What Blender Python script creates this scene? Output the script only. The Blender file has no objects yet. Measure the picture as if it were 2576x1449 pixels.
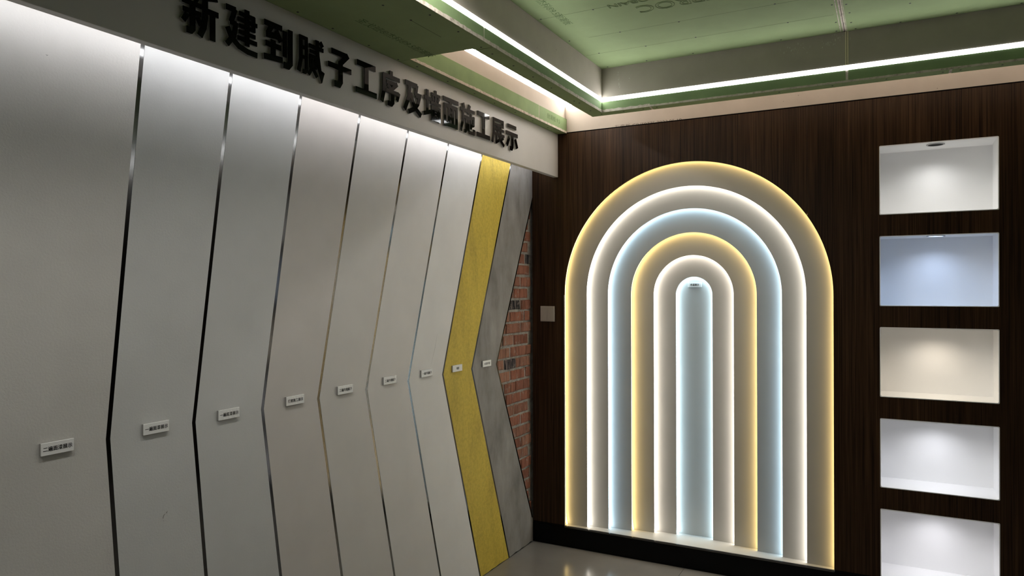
import bpy, bmesh, math, random
from mathutils import Vector, Matrix
from mathutils.geometry import delaunay_2d_cdt

S = bpy.context.scene
C = S.collection
random.seed(7)
PI = math.pi

# ------------------------------------------------------------------ camera
FPX, YAW, PIT, ROL = 1807.34, 0.486756, 0.000926715, -0.00262205
CAM = Vector((1.79965, -3.64946, 1.42666))
F = Vector((-math.sin(YAW) * math.cos(PIT), math.cos(YAW) * math.cos(PIT), math.sin(PIT)))
R0 = Vector((math.cos(YAW), math.sin(YAW), 0))
U0 = R0.cross(F)
RR = math.cos(ROL) * R0 + math.sin(ROL) * U0
UU = -math.sin(ROL) * R0 + math.cos(ROL) * U0
cd = bpy.data.cameras.new('camera')
cd.sensor_width = 36.0
cd.sensor_fit = 'HORIZONTAL'
cd.lens = FPX * 36.0 / 2576
cd.clip_start = 0.02
cam = bpy.data.objects.new('camera', cd)
C.objects.link(cam)
cam.matrix_world = Matrix(((RR.x, UU.x, -F.x, CAM.x), (RR.y, UU.y, -F.y, CAM.y), (RR.z, UU.z, -F.z, CAM.z), (0, 0, 0, 1)))
S.camera = cam

# ------------------------------------------------------------------ world, exposure, light levels
S.view_settings.view_transform = 'Standard'
S.view_settings.look = 'None'
S.view_settings.gamma = 1.0
S.view_settings.use_curve_mapping = False
S.view_settings.exposure = 0.0
W = bpy.data.worlds.new('world')
S.world = W
W.use_nodes = True
W.node_tree.nodes['Background'].inputs[0].default_value = (0.02, 0.02, 0.02, 1)
W.node_tree.nodes['Background'].inputs[1].default_value = 1.0
L_RING, L_SLOT, L_COVE, L_ARCH = 22.0, 35.0, 20.0, 12.5     # LED radiances
P_NICHE, P_FILL = 2.1, 10.5                                # lamp watts
S.cycles.max_bounces = 10
S.cycles.diffuse_bounces = 6
S.cycles.sample_clamp_indirect = 6.0
S.cycles.caustics_reflective = False
S.cycles.caustics_refractive = False

def downlamp(name, loc, power, col, angle, blend, rad, parent=None):
    l = bpy.data.lights.new(name, 'SPOT')
    l.energy = power
    l.color = col
    l.spot_size = math.radians(angle)
    l.spot_blend = blend
    l.shadow_soft_size = rad
    o = bpy.data.objects.new(name, l)
    C.objects.link(o)
    o.location = loc
    if parent:
        o.parent = parent
    return o

# ------------------------------------------------------------------ materials
def lin(*c):
    return tuple(((v / 255) / 12.92 if v / 255 <= 0.04045 else ((v / 255 + 0.055) / 1.055) ** 2.4) for v in c) + (1,)

def mat(name, col, rough=0.5, metal=0.0, spec=0.5, emit=None, estr=0.0):
    m = bpy.data.materials.new(name)
    m.use_nodes = True
    b = m.node_tree.nodes['Principled BSDF']
    b.inputs['Base Color'].default_value = tuple(col[:3]) + (1,)
    b.inputs['Roughness'].default_value = rough
    b.inputs['Metallic'].default_value = metal
    b.inputs['Specular IOR Level'].default_value = spec
    if emit:
        b.inputs['Emission Color'].default_value = tuple(emit[:3]) + (1,)
        b.inputs['Emission Strength'].default_value = estr
    return m

def N(m, t, **kw):
    n = m.node_tree.nodes.new(t)
    for k, v in kw.items():
        if k in n.inputs:
            n.inputs[k].default_value = v
        else:
            setattr(n, k, v)
    return n

def LK(m, a, b):
    m.node_tree.links.new(a, b)

def bsdf(m):
    return m.node_tree.nodes['Principled BSDF']

def coords(m, scale=(1, 1, 1), src='Object'):
    t = N(m, 'ShaderNodeTexCoord')
    mp = N(m, 'ShaderNodeMapping')
    mp.inputs['Scale'].default_value = scale
    LK(m, t.outputs[src], mp.inputs['Vector'])
    return mp.outputs['Vector']

def noise(m, vec, scale, detail=4, rough=0.55):
    n = N(m, 'ShaderNodeTexNoise')
    n.inputs['Scale'].default_value = scale
    n.inputs['Detail'].default_value = detail
    n.inputs['Roughness'].default_value = rough
    LK(m, vec, n.inputs['Vector'])
    return n.outputs['Fac']

def ramp(m, fac, stops):
    r = N(m, 'ShaderNodeValToRGB')
    e = r.color_ramp.elements
    while len(e) < len(stops):
        e.new(0.5)
    for el, (p, c) in zip(e, stops):
        el.position = p
        el.color = tuple(c[:3]) + (1,)
    LK(m, fac, r.inputs['Fac'])
    return r.outputs['Color']

def mix(m, fac, a, b, mode='MIX'):
    x = N(m, 'ShaderNodeMix', data_type='RGBA', blend_type=mode)
    for sock, v in ((x.inputs['Factor'], fac), (x.inputs['A'], a), (x.inputs['B'], b)):
        pass
    sk = [i for i in x.inputs if i.enabled]
    for i, v in zip(sk, (fac, a, b)):
        if hasattr(v, 'is_linked') or hasattr(v, 'links'):
            LK(m, v, i)
        elif isinstance(v, (int, float)):
            i.default_value = v
        else:
            i.default_value = tuple(v[:3]) + (1,)
    return [o for o in x.outputs if o.enabled][0]

def bump(m, fac, strength=0.1, dist=0.002):
    b = N(m, 'ShaderNodeBump')
    b.inputs['Strength'].default_value = strength
    b.inputs['Distance'].default_value = dist
    LK(m, fac, b.inputs['Height'])
    LK(m, b.outputs['Normal'], bsdf(m).inputs['Normal'])

def setcol(m, c):
    LK(m, c, bsdf(m).inputs['Base Color'])

def paint(name, col, peel=0.12, rough=0.45, patch=0.06):
    """roller painted plaster: faint mottling and orange peel"""
    m = mat(name, col, rough)
    v = coords(m)
    n1 = noise(m, v, 5.0, 3)
    dark = tuple(c * (1 - patch) for c in col[:3])
    setcol(m, ramp(m, n1, [(0.35, dark), (0.65, col)]))
    n2 = noise(m, v, 170.0, 4, 0.6)
    bump(m, n2, peel, 0.0025)
    return m

M = {}
M['panel_a'] = paint('paint_second_coat', (0.66, 0.64, 0.605), 0.22)
M['panel_b'] = paint('paint_first_coat', (0.65, 0.65, 0.635), 0.16)
M['panel_c'] = paint('paint_primer', (0.65, 0.65, 0.635), 0.10)
M['panel_d'] = paint('sanded_putty', (0.665, 0.625, 0.585), 0.03, 0.6)
M['panel_e'] = paint('putty_third', (0.70, 0.67, 0.63), 0.03, 0.6)
M['panel_f'] = paint('putty_second', (0.75, 0.72, 0.685), 0.03, 0.6)
M['panel_g'] = paint('putty_first', (0.82, 0.80, 0.775), 0.05, 0.65)
M['fascia'] = paint('fascia_paint', (0.67, 0.645, 0.61), 0.04)
M['niche'] = mat('niche_white', (0.94, 0.94, 0.94), 0.5)
M['arch'] = paint('arch_white', (0.46, 0.452, 0.43), 0.03, 0.55, 0.03)

m = mat('yellow_primer', (0.6, 0.43, 0.05), 0.6)
v = coords(m)
n1 = noise(m, coords(m, (1, 3.0, 0.8)), 4.0, 5, 0.6)
n2 = noise(m, v, 60.0, 4, 0.65)
base = ramp(m, n1, [(0.3, (0.45, 0.33, 0.038)), (0.5, (0.66, 0.49, 0.058)), (0.75, (0.74, 0.56, 0.075))])
setcol(m, mix(m, 0.35, base, ramp(m, n2, [(0.35, (0.36, 0.26, 0.03)), (0.6, (0.7, 0.52, 0.09))])))
bump(m, noise(m, v, 130, 5, 0.65), 0.5, 0.003)
M['yellow'] = m

m = mat('cement', (0.2, 0.19, 0.18), 0.75)
v = coords(m)
n1 = noise(m, coords(m, (1, 1.6, 0.7)), 5.0, 6, 0.6)
c1 = ramp(m, n1, [(0.3, (0.165, 0.153, 0.142)), (0.5, (0.255, 0.24, 0.226)), (0.7, (0.34, 0.32, 0.305))])
sp = ramp(m, noise(m, v, 90, 2), [(0.70, (0, 0, 0)), (0.78, (0.25, 0.25, 0.22))])
setcol(m, mix(m, 0.35, c1, sp, 'ADD'))
bump(m, noise(m, v, 70, 5), 0.25, 0.003)
M['cement'] = m

M['chrome'] = mat('polished_steel', (0.14, 0.138, 0.135), 0.13, 1.0)
M['black_gloss'] = mat('black_acrylic', (0.002, 0.002, 0.002), 0.05, 0.0, 0.12)
M['acrylic_side'] = mat('acrylic_edge', (0.42, 0.42, 0.40), 0.12, 0.0, 0.6)
M['ink'] = mat('black_ink', (0.012, 0.012, 0.012), 0.5)
M['plaque'] = mat('plaque_white', (0.93, 0.925, 0.90), 0.25)
M['plaque_edge'] = mat('plaque_edge', (0.35, 0.34, 0.32), 0.3)
m = mat('plaque_film', (0.93, 0.92, 0.89), 0.14)
bump(m, noise(m, coords(m, (1, 3, 1)), 55, 3), 0.55, 0.004)
M['plaque_film'] = m

def board(name, col, dark, speck=None):
    m = mat(name, col, 0.8, 0, 0.2)
    v = coords(m)
    c = ramp(m, noise(m, v, 9.0, 5), [(0.3, dark), (0.7, col)])
    if speck:
        vo = N(m, 'ShaderNodeTexVoronoi')
        vo.inputs['Scale'].default_value = 26.0
        LK(m, coords(m, (1, 1, 1.4)), vo.inputs['Vector'])
        sm = ramp(m, vo.outputs['Distance'], [(0.035, (1, 1, 1)), (0.06, (0, 0, 0))])
        gate = ramp(m, noise(m, v, 14.0, 2), [(0.52, (0, 0, 0)), (0.56, (1, 1, 1))])
        f = mix(m, 1.0, sm, gate, 'MULTIPLY')
        c = mix(m, f, c, speck)
    setcol(m, c)
    bump(m, noise(m, v, 220, 3), 0.08, 0.001)
    return m

M['green'] = board('green_board_face', (0.29, 0.365, 0.18), (0.265, 0.335, 0.163))
M['green_lip'] = board('green_board_lip', (0.25, 0.345, 0.165), (0.21, 0.29, 0.14))
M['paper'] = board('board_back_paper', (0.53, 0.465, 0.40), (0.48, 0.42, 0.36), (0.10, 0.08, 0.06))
M['paper_shaded'] = board('board_back_paper_shaded', (0.36, 0.325, 0.27), (0.32, 0.29, 0.24), (0.09, 0.08, 0.06))  # same paper, with the back beam's shade put into the colour
m = mat('gypsum_edge', (0.62, 0.55, 0.46), 0.9, 0, 0.1)
v = coords(m)
setcol(m, ramp(m, noise(m, v, 45, 5, 0.7), [(0.34, (0.36, 0.31, 0.25)), (0.5, (0.60, 0.53, 0.45)), (0.75, (0.68, 0.62, 0.53))]))
bump(m, noise(m, v, 120, 4), 0.6, 0.003)
M['gypsum'] = m
M['pencil'] = mat('pencil', (0.15, 0.20, 0.095), 0.8, 0, 0.1)
M['print'] = mat('print_ink', (0.105, 0.16, 0.065), 0.8, 0, 0.1)
M['print_grey'] = mat('print_grey', (0.16, 0.13, 0.105), 0.8, 0, 0.1)
M['smear'] = mat('gypsum_smear', (0.46, 0.43, 0.375), 0.9, 0, 0.1)
M['screw'] = mat('screw_black', (0.008, 0.008, 0.008), 0.6)

m = mat('dark_walnut', (0.03, 0.016, 0.008), 0.38, 0, 0.13)
g1 = noise(m, coords(m, (42, 42, 0.9)), 1.0, 5, 0.6)
g2 = noise(m, coords(m, (190, 190, 2.2)), 1.0, 3, 0.6)
g3 = noise(m, coords(m, (7, 7, 0.25)), 1.0, 3)
cw = ramp(m, g1, [(0.30, (0.013, 0.0060, 0.0030)), (0.5, (0.036, 0.0180, 0.0086)), (0.72, (0.086, 0.046, 0.0215))])
cw = mix(m, 0.5, cw, ramp(m, g2, [(0.38, (0.009, 0.0043, 0.0022)), (0.62, (0.080, 0.044, 0.021))]))
cw = mix(m, 0.75, cw, ramp(m, g3, [(0.3, (0.5, 0.45, 0.42)), (0.7, (1.25, 1.2, 1.15))]), 'MULTIPLY')
setcol(m, cw)
bump(m, g2, 0.05, 0.0008)
M['wood'] = m
M['skirting'] = mat('black_stone', (0.0012, 0.0012, 0.0015), 0.14, 0, 0.14)
M['gap'] = mat('shadow_gap', (0.006, 0.005, 0.005), 0.9, 0, 0.0)

m = mat('floor_tile', (0.34, 0.325, 0.31), 0.16)
v = coords(m, src='Object')
setcol(m, ramp(m, noise(m, v, 3, 6), [(0.3, (0.20, 0.19, 0.178)), (0.7, (0.24, 0.228, 0.214))]))
LK(m, N(m, 'ShaderNodeMapRange', **{'From Min': 0, 'From Max': 1, 'To Min': 0.13, 'To Max': 0.2}).outputs['Result'], bsdf(m).inputs['Roughness'])
M['tile'] = m
M['grout'] = mat('grout', (0.12, 0.115, 0.11), 0.9)
M['plain'] = mat('plain_plaster', (0.09, 0.088, 0.085), 0.8)

m = mat('mortar', (0.20, 0.185, 0.165), 0.95, 0, 0.1)
v = coords(m)
setcol(m, ramp(m, noise(m, v, 30, 6, 0.65), [(0.3, (0.20, 0.182, 0.16)), (0.55, (0.36, 0.335, 0.30)), (0.8, (0.48, 0.455, 0.41))]))
bump(m, noise(m, v, 60, 6, 0.7), 1.0, 0.008)
M['mortar'] = m

m = mat('brick_clay', (0.25, 0.08, 0.04), 0.9, 0, 0.15)
v = coords(m)
oi = N(m, 'ShaderNodeObjectInfo')
rc = ramp(m, oi.outputs['Random'], [(0.0, (0.20, 0.085, 0.058)), (0.35, (0.28, 0.115, 0.075)), (0.7, (0.24, 0.115, 0.08)), (1.0, (0.31, 0.16, 0.11))])
tc = N(m, 'ShaderNodeTexCoord')
va = N(m, 'ShaderNodeVectorMath', operation='ADD')
cx = N(m, 'ShaderNodeCombineXYZ')
mu = N(m, 'ShaderNodeMath', operation='MULTIPLY')
mu.inputs[1].default_value = 37.0
LK(m, oi.outputs['Random'], mu.inputs[0])
for i in range(3):
    LK(m, mu.outputs[0], cx.inputs[i])
LK(m, tc.outputs['Object'], va.inputs[0])
LK(m, cx.outputs[0], va.inputs[1])
mp = N(m, 'ShaderNodeMapping')
mp.inputs['Scale'].default_value = (60, 75, 6)
LK(m, va.outputs[0], mp.inputs['Vector'])
gr = noise(m, mp.outputs['Vector'], 1.0, 3, 0.6)
mp2 = N(m, 'ShaderNodeMapping')
mp2.inputs['Scale'].default_value = (30, 30, 30)
LK(m, va.outputs[0], mp2.inputs['Vector'])
sp2 = noise(m, mp2.outputs['Vector'], 1.0, 5, 0.7)
cb = mix(m, 0.6, rc, ramp(m, gr, [(0.32, (0.25, 0.22, 0.2)), (0.5, (1, 1, 1)), (0.72, (1.5, 1.45, 1.4))]), 'MULTIPLY')
cb = mix(m, ramp(m, sp2, [(0.56, (0, 0, 0)), (0.68, (0.75, 0.75, 0.75))]), cb, (0.30, 0.25, 0.215))
setcol(m, cb)
bump(m, gr, 0.9, 0.006)
M['brick'] = m
m2 = m.copy()
m2.name = 'brick_burnt'
for n in m2.node_tree.nodes:
    if n.type == 'VALTORGB' and len(n.color_ramp.elements) == 4:
        for e, c in zip(n.color_ramp.elements, ((.03, .03, .032, 1), (.05, .045, .045, 1), (.16, .09, .06, 1), (.04, .04, .045, 1))):
            e.color = c
    if n.type == 'VALTORGB' and len(n.color_ramp.elements) == 3:
        for e, p, c in zip(n.color_ramp.elements, (0.44, 0.5, 0.56), ((.3, .3, .35, 1), (.9, .8, .8, 1), (6.0, 5.2, 4.6, 1))):
            e.position, e.color = p, c
M['brick_burnt'] = m2
M['switch'] = mat('switch_plastic', (0.42, 0.38, 0.33), 0.3)
M['ring'] = mat('lamp_ring', (0.55, 0.55, 0.55), 0.25, 0.6)
M['reflector'] = mat('lamp_reflector', (0.004, 0.004, 0.006), 0.6, 0.0, 0.1)
M['steel_housing'] = mat('aluminium', (0.55, 0.55, 0.55), 0.35, 0.8)

def led(name, col, s):
    return mat(name, (0.8, 0.8, 0.8), 0.5, emit=col, estr=s)
M['led_ring'] = led('led_ring', (0.97, 0.985, 1.0), L_RING)
M['led_slot'] = led('led_slot', (1.0, 0.985, 0.95), L_SLOT)
M['led_cove'] = led('led_cove', (0.94, 0.955, 1.0), L_COVE)
ARCOL = [(1.0, 0.70, 0.25), (1.0, 0.93, 0.82), (0.55, 0.80, 1.0), (1.0, 0.70, 0.25), (1.0, 0.90, 0.78), (0.60, 0.85, 1.0)]
ARSTR = [1.0, 1.15, 1.1, 1.0, 1.1, 1.2]
for i, c in enumerate(ARCOL):
    M['led_arch%d' % i] = led('led_arch_%d' % i, c, L_ARCH * ARSTR[i])

# ------------------------------------------------------------------ object helpers
def empty(name, loc=(0, 0, 0)):
    o = bpy.data.objects.new(name, None)
    C.objects.link(o)
    o.location = loc
    o.empty_display_size = 0.05
    return o

def tag(o, label, cat, group=None):
    o['label'] = label
    o['category'] = cat
    o['kind'] = 'thing'
    if group:
        o['group'] = group
    return o

def structure(o):
    o['kind'] = 'structure'
    return o

def link(name, me, parent=None, loc=None):
    o = bpy.data.objects.new(name, me)
    C.objects.link(o)
    if parent:
        o.parent = parent
        bpy_parent_fix.append((o, parent))
    if loc:
        o.location = loc
    return o
bpy_parent_fix = []

def finish(bm, name, material, parent=None, smooth=False, origin=None):
    """bm holds world coordinates; the object's origin goes to the parent's place or 'origin'"""
    off = Vector((0, 0, 0))
    p = parent
    while p:
        off += p.location
        p = p.parent
    o_loc = Vector(origin) if origin is not None else off
    bmesh.ops.recalc_face_normals(bm, faces=bm.faces)
    bmesh.ops.translate(bm, verts=bm.verts, vec=-o_loc)
    me = bpy.data.meshes.new(name)
    bm.to_mesh(me)
    bm.free()
    mats = material if isinstance(material, (list, tuple)) else [material]
    for x in mats:
        me.materials.append(x)
    if smooth:
        for f in me.polygons:
            f.use_smooth = True
    o = bpy.data.objects.new(name, me)
    C.objects.link(o)
    if parent:
        o.parent = parent
    o.location = o_loc - off
    return o

def add_box(bm, a, b, bev=0.0, seg=2, mi=0):
    x0, y0, z0 = (min(a[i], b[i]) for i in range(3))
    x1, y1, z1 = (max(a[i], b[i]) for i in range(3))
    r = bmesh.ops.create_cube(bm, size=1.0)
    vs = r['verts']
    for v in vs:
        v.co = Vector(((x0 + x1) / 2 + v.co.x * (x1 - x0), (y0 + y1) / 2 + v.co.y * (y1 - y0), (z0 + z1) / 2 + v.co.z * (z1 - z0)))
    es = list({e for v in vs for e in v.link_edges})
    for f in {f for v in vs for f in v.link_faces}:
        f.material_index = mi
    if bev > 0:
        bmesh.ops.bevel(bm, geom=es, offset=bev, segments=seg, profile=0.5, affect='EDGES')

def box(name, a, b, material, parent=None, bev=0.0, seg=2, origin=None):
    bm = bmesh.new()
    add_box(bm, a, b, bev, seg)
    return finish(bm, name, material, parent, origin=origin)

def add_prism(bm, pts, axis, d0, d1, mi=0, tri=True):
    """polygon pts (2-D) extruded along axis from d0 to d1; 2-D order: x->(y,z), y->(x,z), z->(x,y)"""
    def P(p, d):
        return (d, p[0], p[1]) if axis == 0 else ((p[0], d, p[1]) if axis == 1 else (p[0], p[1], d))
    n = len(pts)
    va = [bm.verts.new(P(p, d0)) for p in pts]
    vb = [bm.verts.new(P(p, d1)) for p in pts]
    fs = [bm.faces.new(va), bm.faces.new(list(reversed(vb)))]
    for i in range(n):
        j = (i + 1) % n
        fs.append(bm.faces.new((va[i], vb[i], vb[j], va[j])))
    for f in fs:
        f.material_index = mi
    for f in fs:
        f.normal_update()
    if tri:
        bmesh.ops.triangulate(bm, faces=fs[:2], ngon_method='EAR_CLIP')

def prism(name, pts, axis, d0, d1, material, parent=None, origin=None):
    bm = bmesh.new()
    add_prism(bm, pts, axis, d0, d1)
    return finish(bm, name, material, parent, origin=origin)

def union_prism(bm, polys, place, t0, t1, mi_front=0, mi_side=1):
    """2-D union of polygons, extruded from t0 to t1; place(x, y, t) gives the point"""
    vs, faces = [], []
    for p in polys:
        base = len(vs)
        vs += [Vector(q) for q in p]
        faces.append(list(range(base, base + len(p))))
    r = delaunay_2d_cdt(vs, [], faces, 1, 1e-6)
    ov, of = r[0], [f for f, src in zip(r[2], r[5]) if len(src)]      # drops the counters (holes)
    fr = [bm.verts.new(place(v.x, v.y, t1)) for v in ov]
    bk = [bm.verts.new(place(v.x, v.y, t0)) for v in ov]
    cnt = {}
    for f in of:
        bm.faces.new([fr[i] for i in f]).material_index = mi_front
        bm.faces.new([bk[i] for i in reversed(f)]).material_index = mi_side
        for i in range(len(f)):
            a, b = f[i], f[(i + 1) % len(f)]
            cnt.setdefault((min(a, b), max(a, b)), []).append((a, b))
    for k, l in cnt.items():
        if len(l) == 1:
            a, b = l[0]
            bm.faces.new((fr[b], fr[a], bk[a], bk[b])).material_index = mi_side

def ribbon(pts, w):
    """outline of a stroke of width w along pts, mitred, butt ends"""
    pts = [Vector(p) for p in pts]
    Lf, Rt = [], []
    n = len(pts)
    for i in range(n):
        d1 = (pts[i] - pts[i - 1]).normalized() if i > 0 else None
        d2 = (pts[i + 1] - pts[i]).normalized() if i < n - 1 else None
        d1 = d1 or d2
        d2 = d2 or d1
        n1 = Vector((-d1.y, d1.x))
        n2 = Vector((-d2.y, d2.x))
        mm = n1 + n2
        mm = mm / max(mm.length, 1e-6)
        s = (w / 2) / max(0.45, mm.dot(n1))
        Lf.append(pts[i] + mm * s)
        Rt.append(pts[i] - mm * s)
    return [tuple(p) for p in Rt] + [tuple(p) for p in reversed(Lf)]      # counter-clockwise

def text_mesh(body, size, fat=0.0, outline=0.0, sp=1.0):
    """mesh data of flat writing in the xy plane, centred; fat thickens it with shifted copies"""
    c = bpy.data.curves.new('txt', 'FONT')
    c.body = body
    c.size = size
    c.resolution_u = 3
    c.space_character = sp
    if outline:
        c.fill_mode = 'NONE'
        c.bevel_depth = outline
        c.bevel_resolution = 0
    o = bpy.data.objects.new('txt', c)
    C.objects.link(o)
    bpy.context.view_layer.update()
    dg = bpy.context.evaluated_depsgraph_get()
    me = bpy.data.meshes.new_from_object(o.evaluated_get(dg))
    bpy.data.objects.remove(o)
    bm = bmesh.new()
    offs = [(0, 0)] if fat <= 0 else [(-fat, 0), (fat, 0), (0, fat * 0.6), (0, -fat * 0.6)]
    for k, (dx, dy) in enumerate(offs):
        b0 = len(bm.verts)
        bm.from_mesh(me)
        bm.verts.ensure_lookup_table()
        for v in bm.verts[b0:]:
            v.co.x += dx
            v.co.y += dy
            v.co.z += k * size * 0.0004
    bpy.data.meshes.remove(me)
    xs = [v.co.x for v in bm.verts]
    ys = [v.co.y for v in bm.verts]
    cx, cy = (min(xs) + max(xs)) / 2, (min(ys) + max(ys)) / 2
    for v in bm.verts:
        v.co.x -= cx
        v.co.y -= cy
    return bm, max(xs) - min(xs), max(ys) - min(ys)

def put_text(name, body, size, org, ax, ay, material, parent=None, fat=0.0, outline=0.0, width=None, sp=1.0):
    bm, w, h = text_mesh(body, size, fat, outline, sp)
    sx = width / w if width else 1.0
    ax, ay, org = Vector(ax), Vector(ay), Vector(org)
    nz = ax.cross(ay)
    for v in bm.verts:
        v.co = org + ax * (v.co.x * sx) + ay * v.co.y + nz * v.co.z
    off = Vector((0, 0, 0))
    p = parent
    while p:
        off += p.location
        p = p.parent
    bmesh.ops.translate(bm, verts=bm.verts, vec=-off)
    me = bpy.data.meshes.new(name)
    bm.to_mesh(me)
    bm.free()
    me.materials.append(material)
    o = bpy.data.objects.new(name, me)
    C.objects.link(o)
    if parent:
        o.parent = parent
    return o

# ------------------------------------------------------------------ dimensions (metres)
ZR = 2.2836                      # underside of the dropped soffit
ZC = 2.496                       # tray ceiling
BZ = 0.117                       # skirting top and arch sill
BX0, BX1 = 0.480, 0.551          # left beam, outer and inner face
BY0, BY1 = -0.288, -0.349        # back beam, outer and inner face (BY1 is the dimension measured, drawn a little deeper)
LX = 0.211                       # lip of the header box
ROOM_X, ROOM_Y = 4.0, -6.0

# ------------------------------------------------------------------ floor
floor = structure(empty('floor'))
box('screed', (-0.05, ROOM_Y, -0.06), (ROOM_X, 0.0, -0.006), M['grout'], floor)
xs = [0.0, 0.859, 1.659, 2.459, 3.259, ROOM_X]
ys = [0.0, -0.78, -1.58, -2.38, -3.18, -3.98, -4.78, -5.58, ROOM_Y]
for i in range(len(xs) - 1):
    for j in range(len(ys) - 1):
        box('floor_tile', (xs[i] + 0.0008, ys[j + 1] + 0.0008, -0.010), (xs[i + 1] - 0.0008, ys[j] - 0.0008, 0.0), M['tile'], floor, 0.0006, 1)

# ------------------------------------------------------------------ back wall: walnut panels, drywall band, black skirting
wall = structure(empty('wall_back'))
ACX, ASP = 0.877, 1.391
RAD = [0.681, 0.561, 0.448, 0.326, 0.209, 0.096]
NL, NR = 1.7513, 2.198
NZ = [(2.0652, 1.7575), (1.6575, 1.3457), (1.2466, 0.9357), (0.8349, 0.5267), (0.4268, BZ + 0.002)]

def arch_bottom(x):
    d = abs(x - ACX)
    return BZ if d >= RAD[0] else ASP + math.sqrt(max(RAD[0] ** 2 - d * d, 0))

seams = [0.0, 0.245, 0.845, 1.445, 2.045, 2.645, 3.245, ROOM_X]
for a, b in zip(seams[:-1], seams[1:]):
    a2, b2 = a + (0.0004 if a > 0 else 0.0), b - 0.0004
    low = []
    aL, aR = ACX - RAD[0], ACX + RAD[0]
    cuts = sorted({a2, b2} | {x for x in (aL, aR) if a2 < x < b2} | {ACX + RAD[0] * math.cos(t * PI / 96) for t in range(97) if a2 < ACX + RAD[0] * math.cos(t * PI / 96) < b2})
    for x in cuts:
        if abs(x - aL) < 1e-6:
            low += [(x, BZ), (x, ASP)]
        elif abs(x - aR) < 1e-6:
            low += [(x, ASP), (x, BZ)]
        else:
            low.append((x, arch_bottom(x)))
    right, left = [], []
    if a2 < NL < b2 < NR:                           # right edge is bitten by the niches
        for zt, zb in reversed(NZ):
            right += [(b2, zb), (NL, zb), (NL, zt), (b2, zt)]
    if NL < a2 < NR < b2:
        for zt, zb in NZ:
            left += [(a2, zt), (NR, zt), (NR, zb), (a2, zb)]
    pts = low + right + [(b2, 2.283), (a2, 2.283)] + left
    prism('wood_panel', pts, 1, 0.0, 0.009, M['wood'], wall)
box('shadow_gap', (0.0, 0.0035, 2.280), (ROOM_X, 0.009, 2.2895), M['gap'], wall)
box('drywall_band', (0.0, 0.004, 2.2893), (ROOM_X, 0.0135, ZC + 0.02), M['paper'], wall)
# studs behind, closed shell round the recesses
box('backing', (-0.05, 0.215, 0.0), (ROOM_X, 0.23, ZC + 0.1), M['gap'], wall)
put_text('printed_text', '石膏板 GB/T9775 2023.05.18', 0.022, (0.67, 0.0036, 2.289), (1, 0, 0), (0, 0, 1), M['print_grey'], wall, width=0.36)

base = structure(empty('baseboard_back'))
box('stone_strip', (0.0, -0.004, 0.0), (ROOM_X, 0.012, BZ - 0.010), M['skirting'], base, 0.001, 1)
box('stone_strip', (0.0, -0.004, BZ - 0.010), (ACX - RAD[0] - 0.002, 0.012, BZ), M['skirting'], base, 0.001, 1)
box('stone_strip', (ACX + RAD[0] + 0.002, -0.004, BZ - 0.010), (ROOM_X, 0.012, BZ), M['skirting'], base, 0.001, 1)

# other walls (behind and beside the camera)
structure(box('wall_right', (ROOM_X, ROOM_Y, 0), (ROOM_X + 0.05, 0.23, ZC + 0.1), M['plain']))
structure(box('wall_front', (-0.05, ROOM_Y - 0.05, 0), (ROOM_X, ROOM_Y, ZC + 0.1), M['plain']))

# ------------------------------------------------------------------ left wall: mortar, bricks
wl = structure(empty('wall_left'))
box('mortar_bed', (-0.06, ROOM_Y, 0.0), (-0.0156, 0.2, ZC + 0.1), M['mortar'], wl)
JT = [-2.392, -2.096, -1.801, -1.491, -1.181, -0.870, -0.564, -0.257, 0.075]     # joint at z 2.09
JB = [-2.492, -2.233, -1.975, -1.719, -1.457, -1.184, -0.921, -0.667, -0.4215]   # bend
JF = [-2.421, -2.140, -1.834, -1.532, -1.224, -0.908, -0.589, -0.289, 0.051]     # floor
ZK = 1.039
ZTOP = 2.275
def joint(i, z):
    if z >= ZK:
        return JB[i] + (JT[i] - JB[i]) * (z - ZK) / (2.09 - ZK)
    return JF[i] + (JB[i] - JF[i]) * z / ZK

def brick_mesh(length, seed):
    rnd = random.Random(seed)
    h, bm = 0.0515, bmesh.new()
    j = lambda s: rnd.uniform(-s, s)
    ring = []
    for (x, ins) in ((-0.012, 0.0), (0.006, 0.0), (0.010, 0.005)):
        q = []
        nseg = 4
        for t in range(nseg + 1):
            q.append((-length / 2 + ins + (length - 2 * ins) * t / nseg, -h / 2 + ins + j(0.0016)))
        for t in range(nseg + 1):
            q.append((length / 2 - ins - (length - 2 * ins) * t / nseg, h / 2 - ins + j(0.0016)))
        ring.append([bm.verts.new((x + (j(0.002) if x > 0 else 0), a + j(0.0012), b)) for a, b in q])
    for A, B in zip(ring[:-1], ring[1:]):
        n = len(A)
        for i in range(n):
            bm.faces.new((A[i], A[(i + 1) % n], B[(i + 1) % n], B[i]))
    top = ring[-1]
    k = len(top) // 2
    for i in range(k - 1):
        bm.faces.new((top[i], top[i + 1], top[2 * k - 2 - i], top[2 * k - 1 - i]))
    bmesh.ops.recalc_face_normals(bm, faces=bm.faces)
    me = bpy.data.meshes.new('brick')
    bm.to_mesh(me)
    bm.free()
    me.materials.append(M['brick'])
    return me
BRL = (0.058, 0.115, 0.165, 0.235)
BMESH = {(l, s): brick_mesh(l, s * 10 + int(l * 1000)) for l in BRL for s in range(4)}
BURNT = {}
for l in BRL:
    me = BMESH[(l, 0)].copy()
    me.materials[0] = M['brick_burnt']
    BURNT[l] = me
rb = random.Random(12)
course = 0.0632
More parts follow.
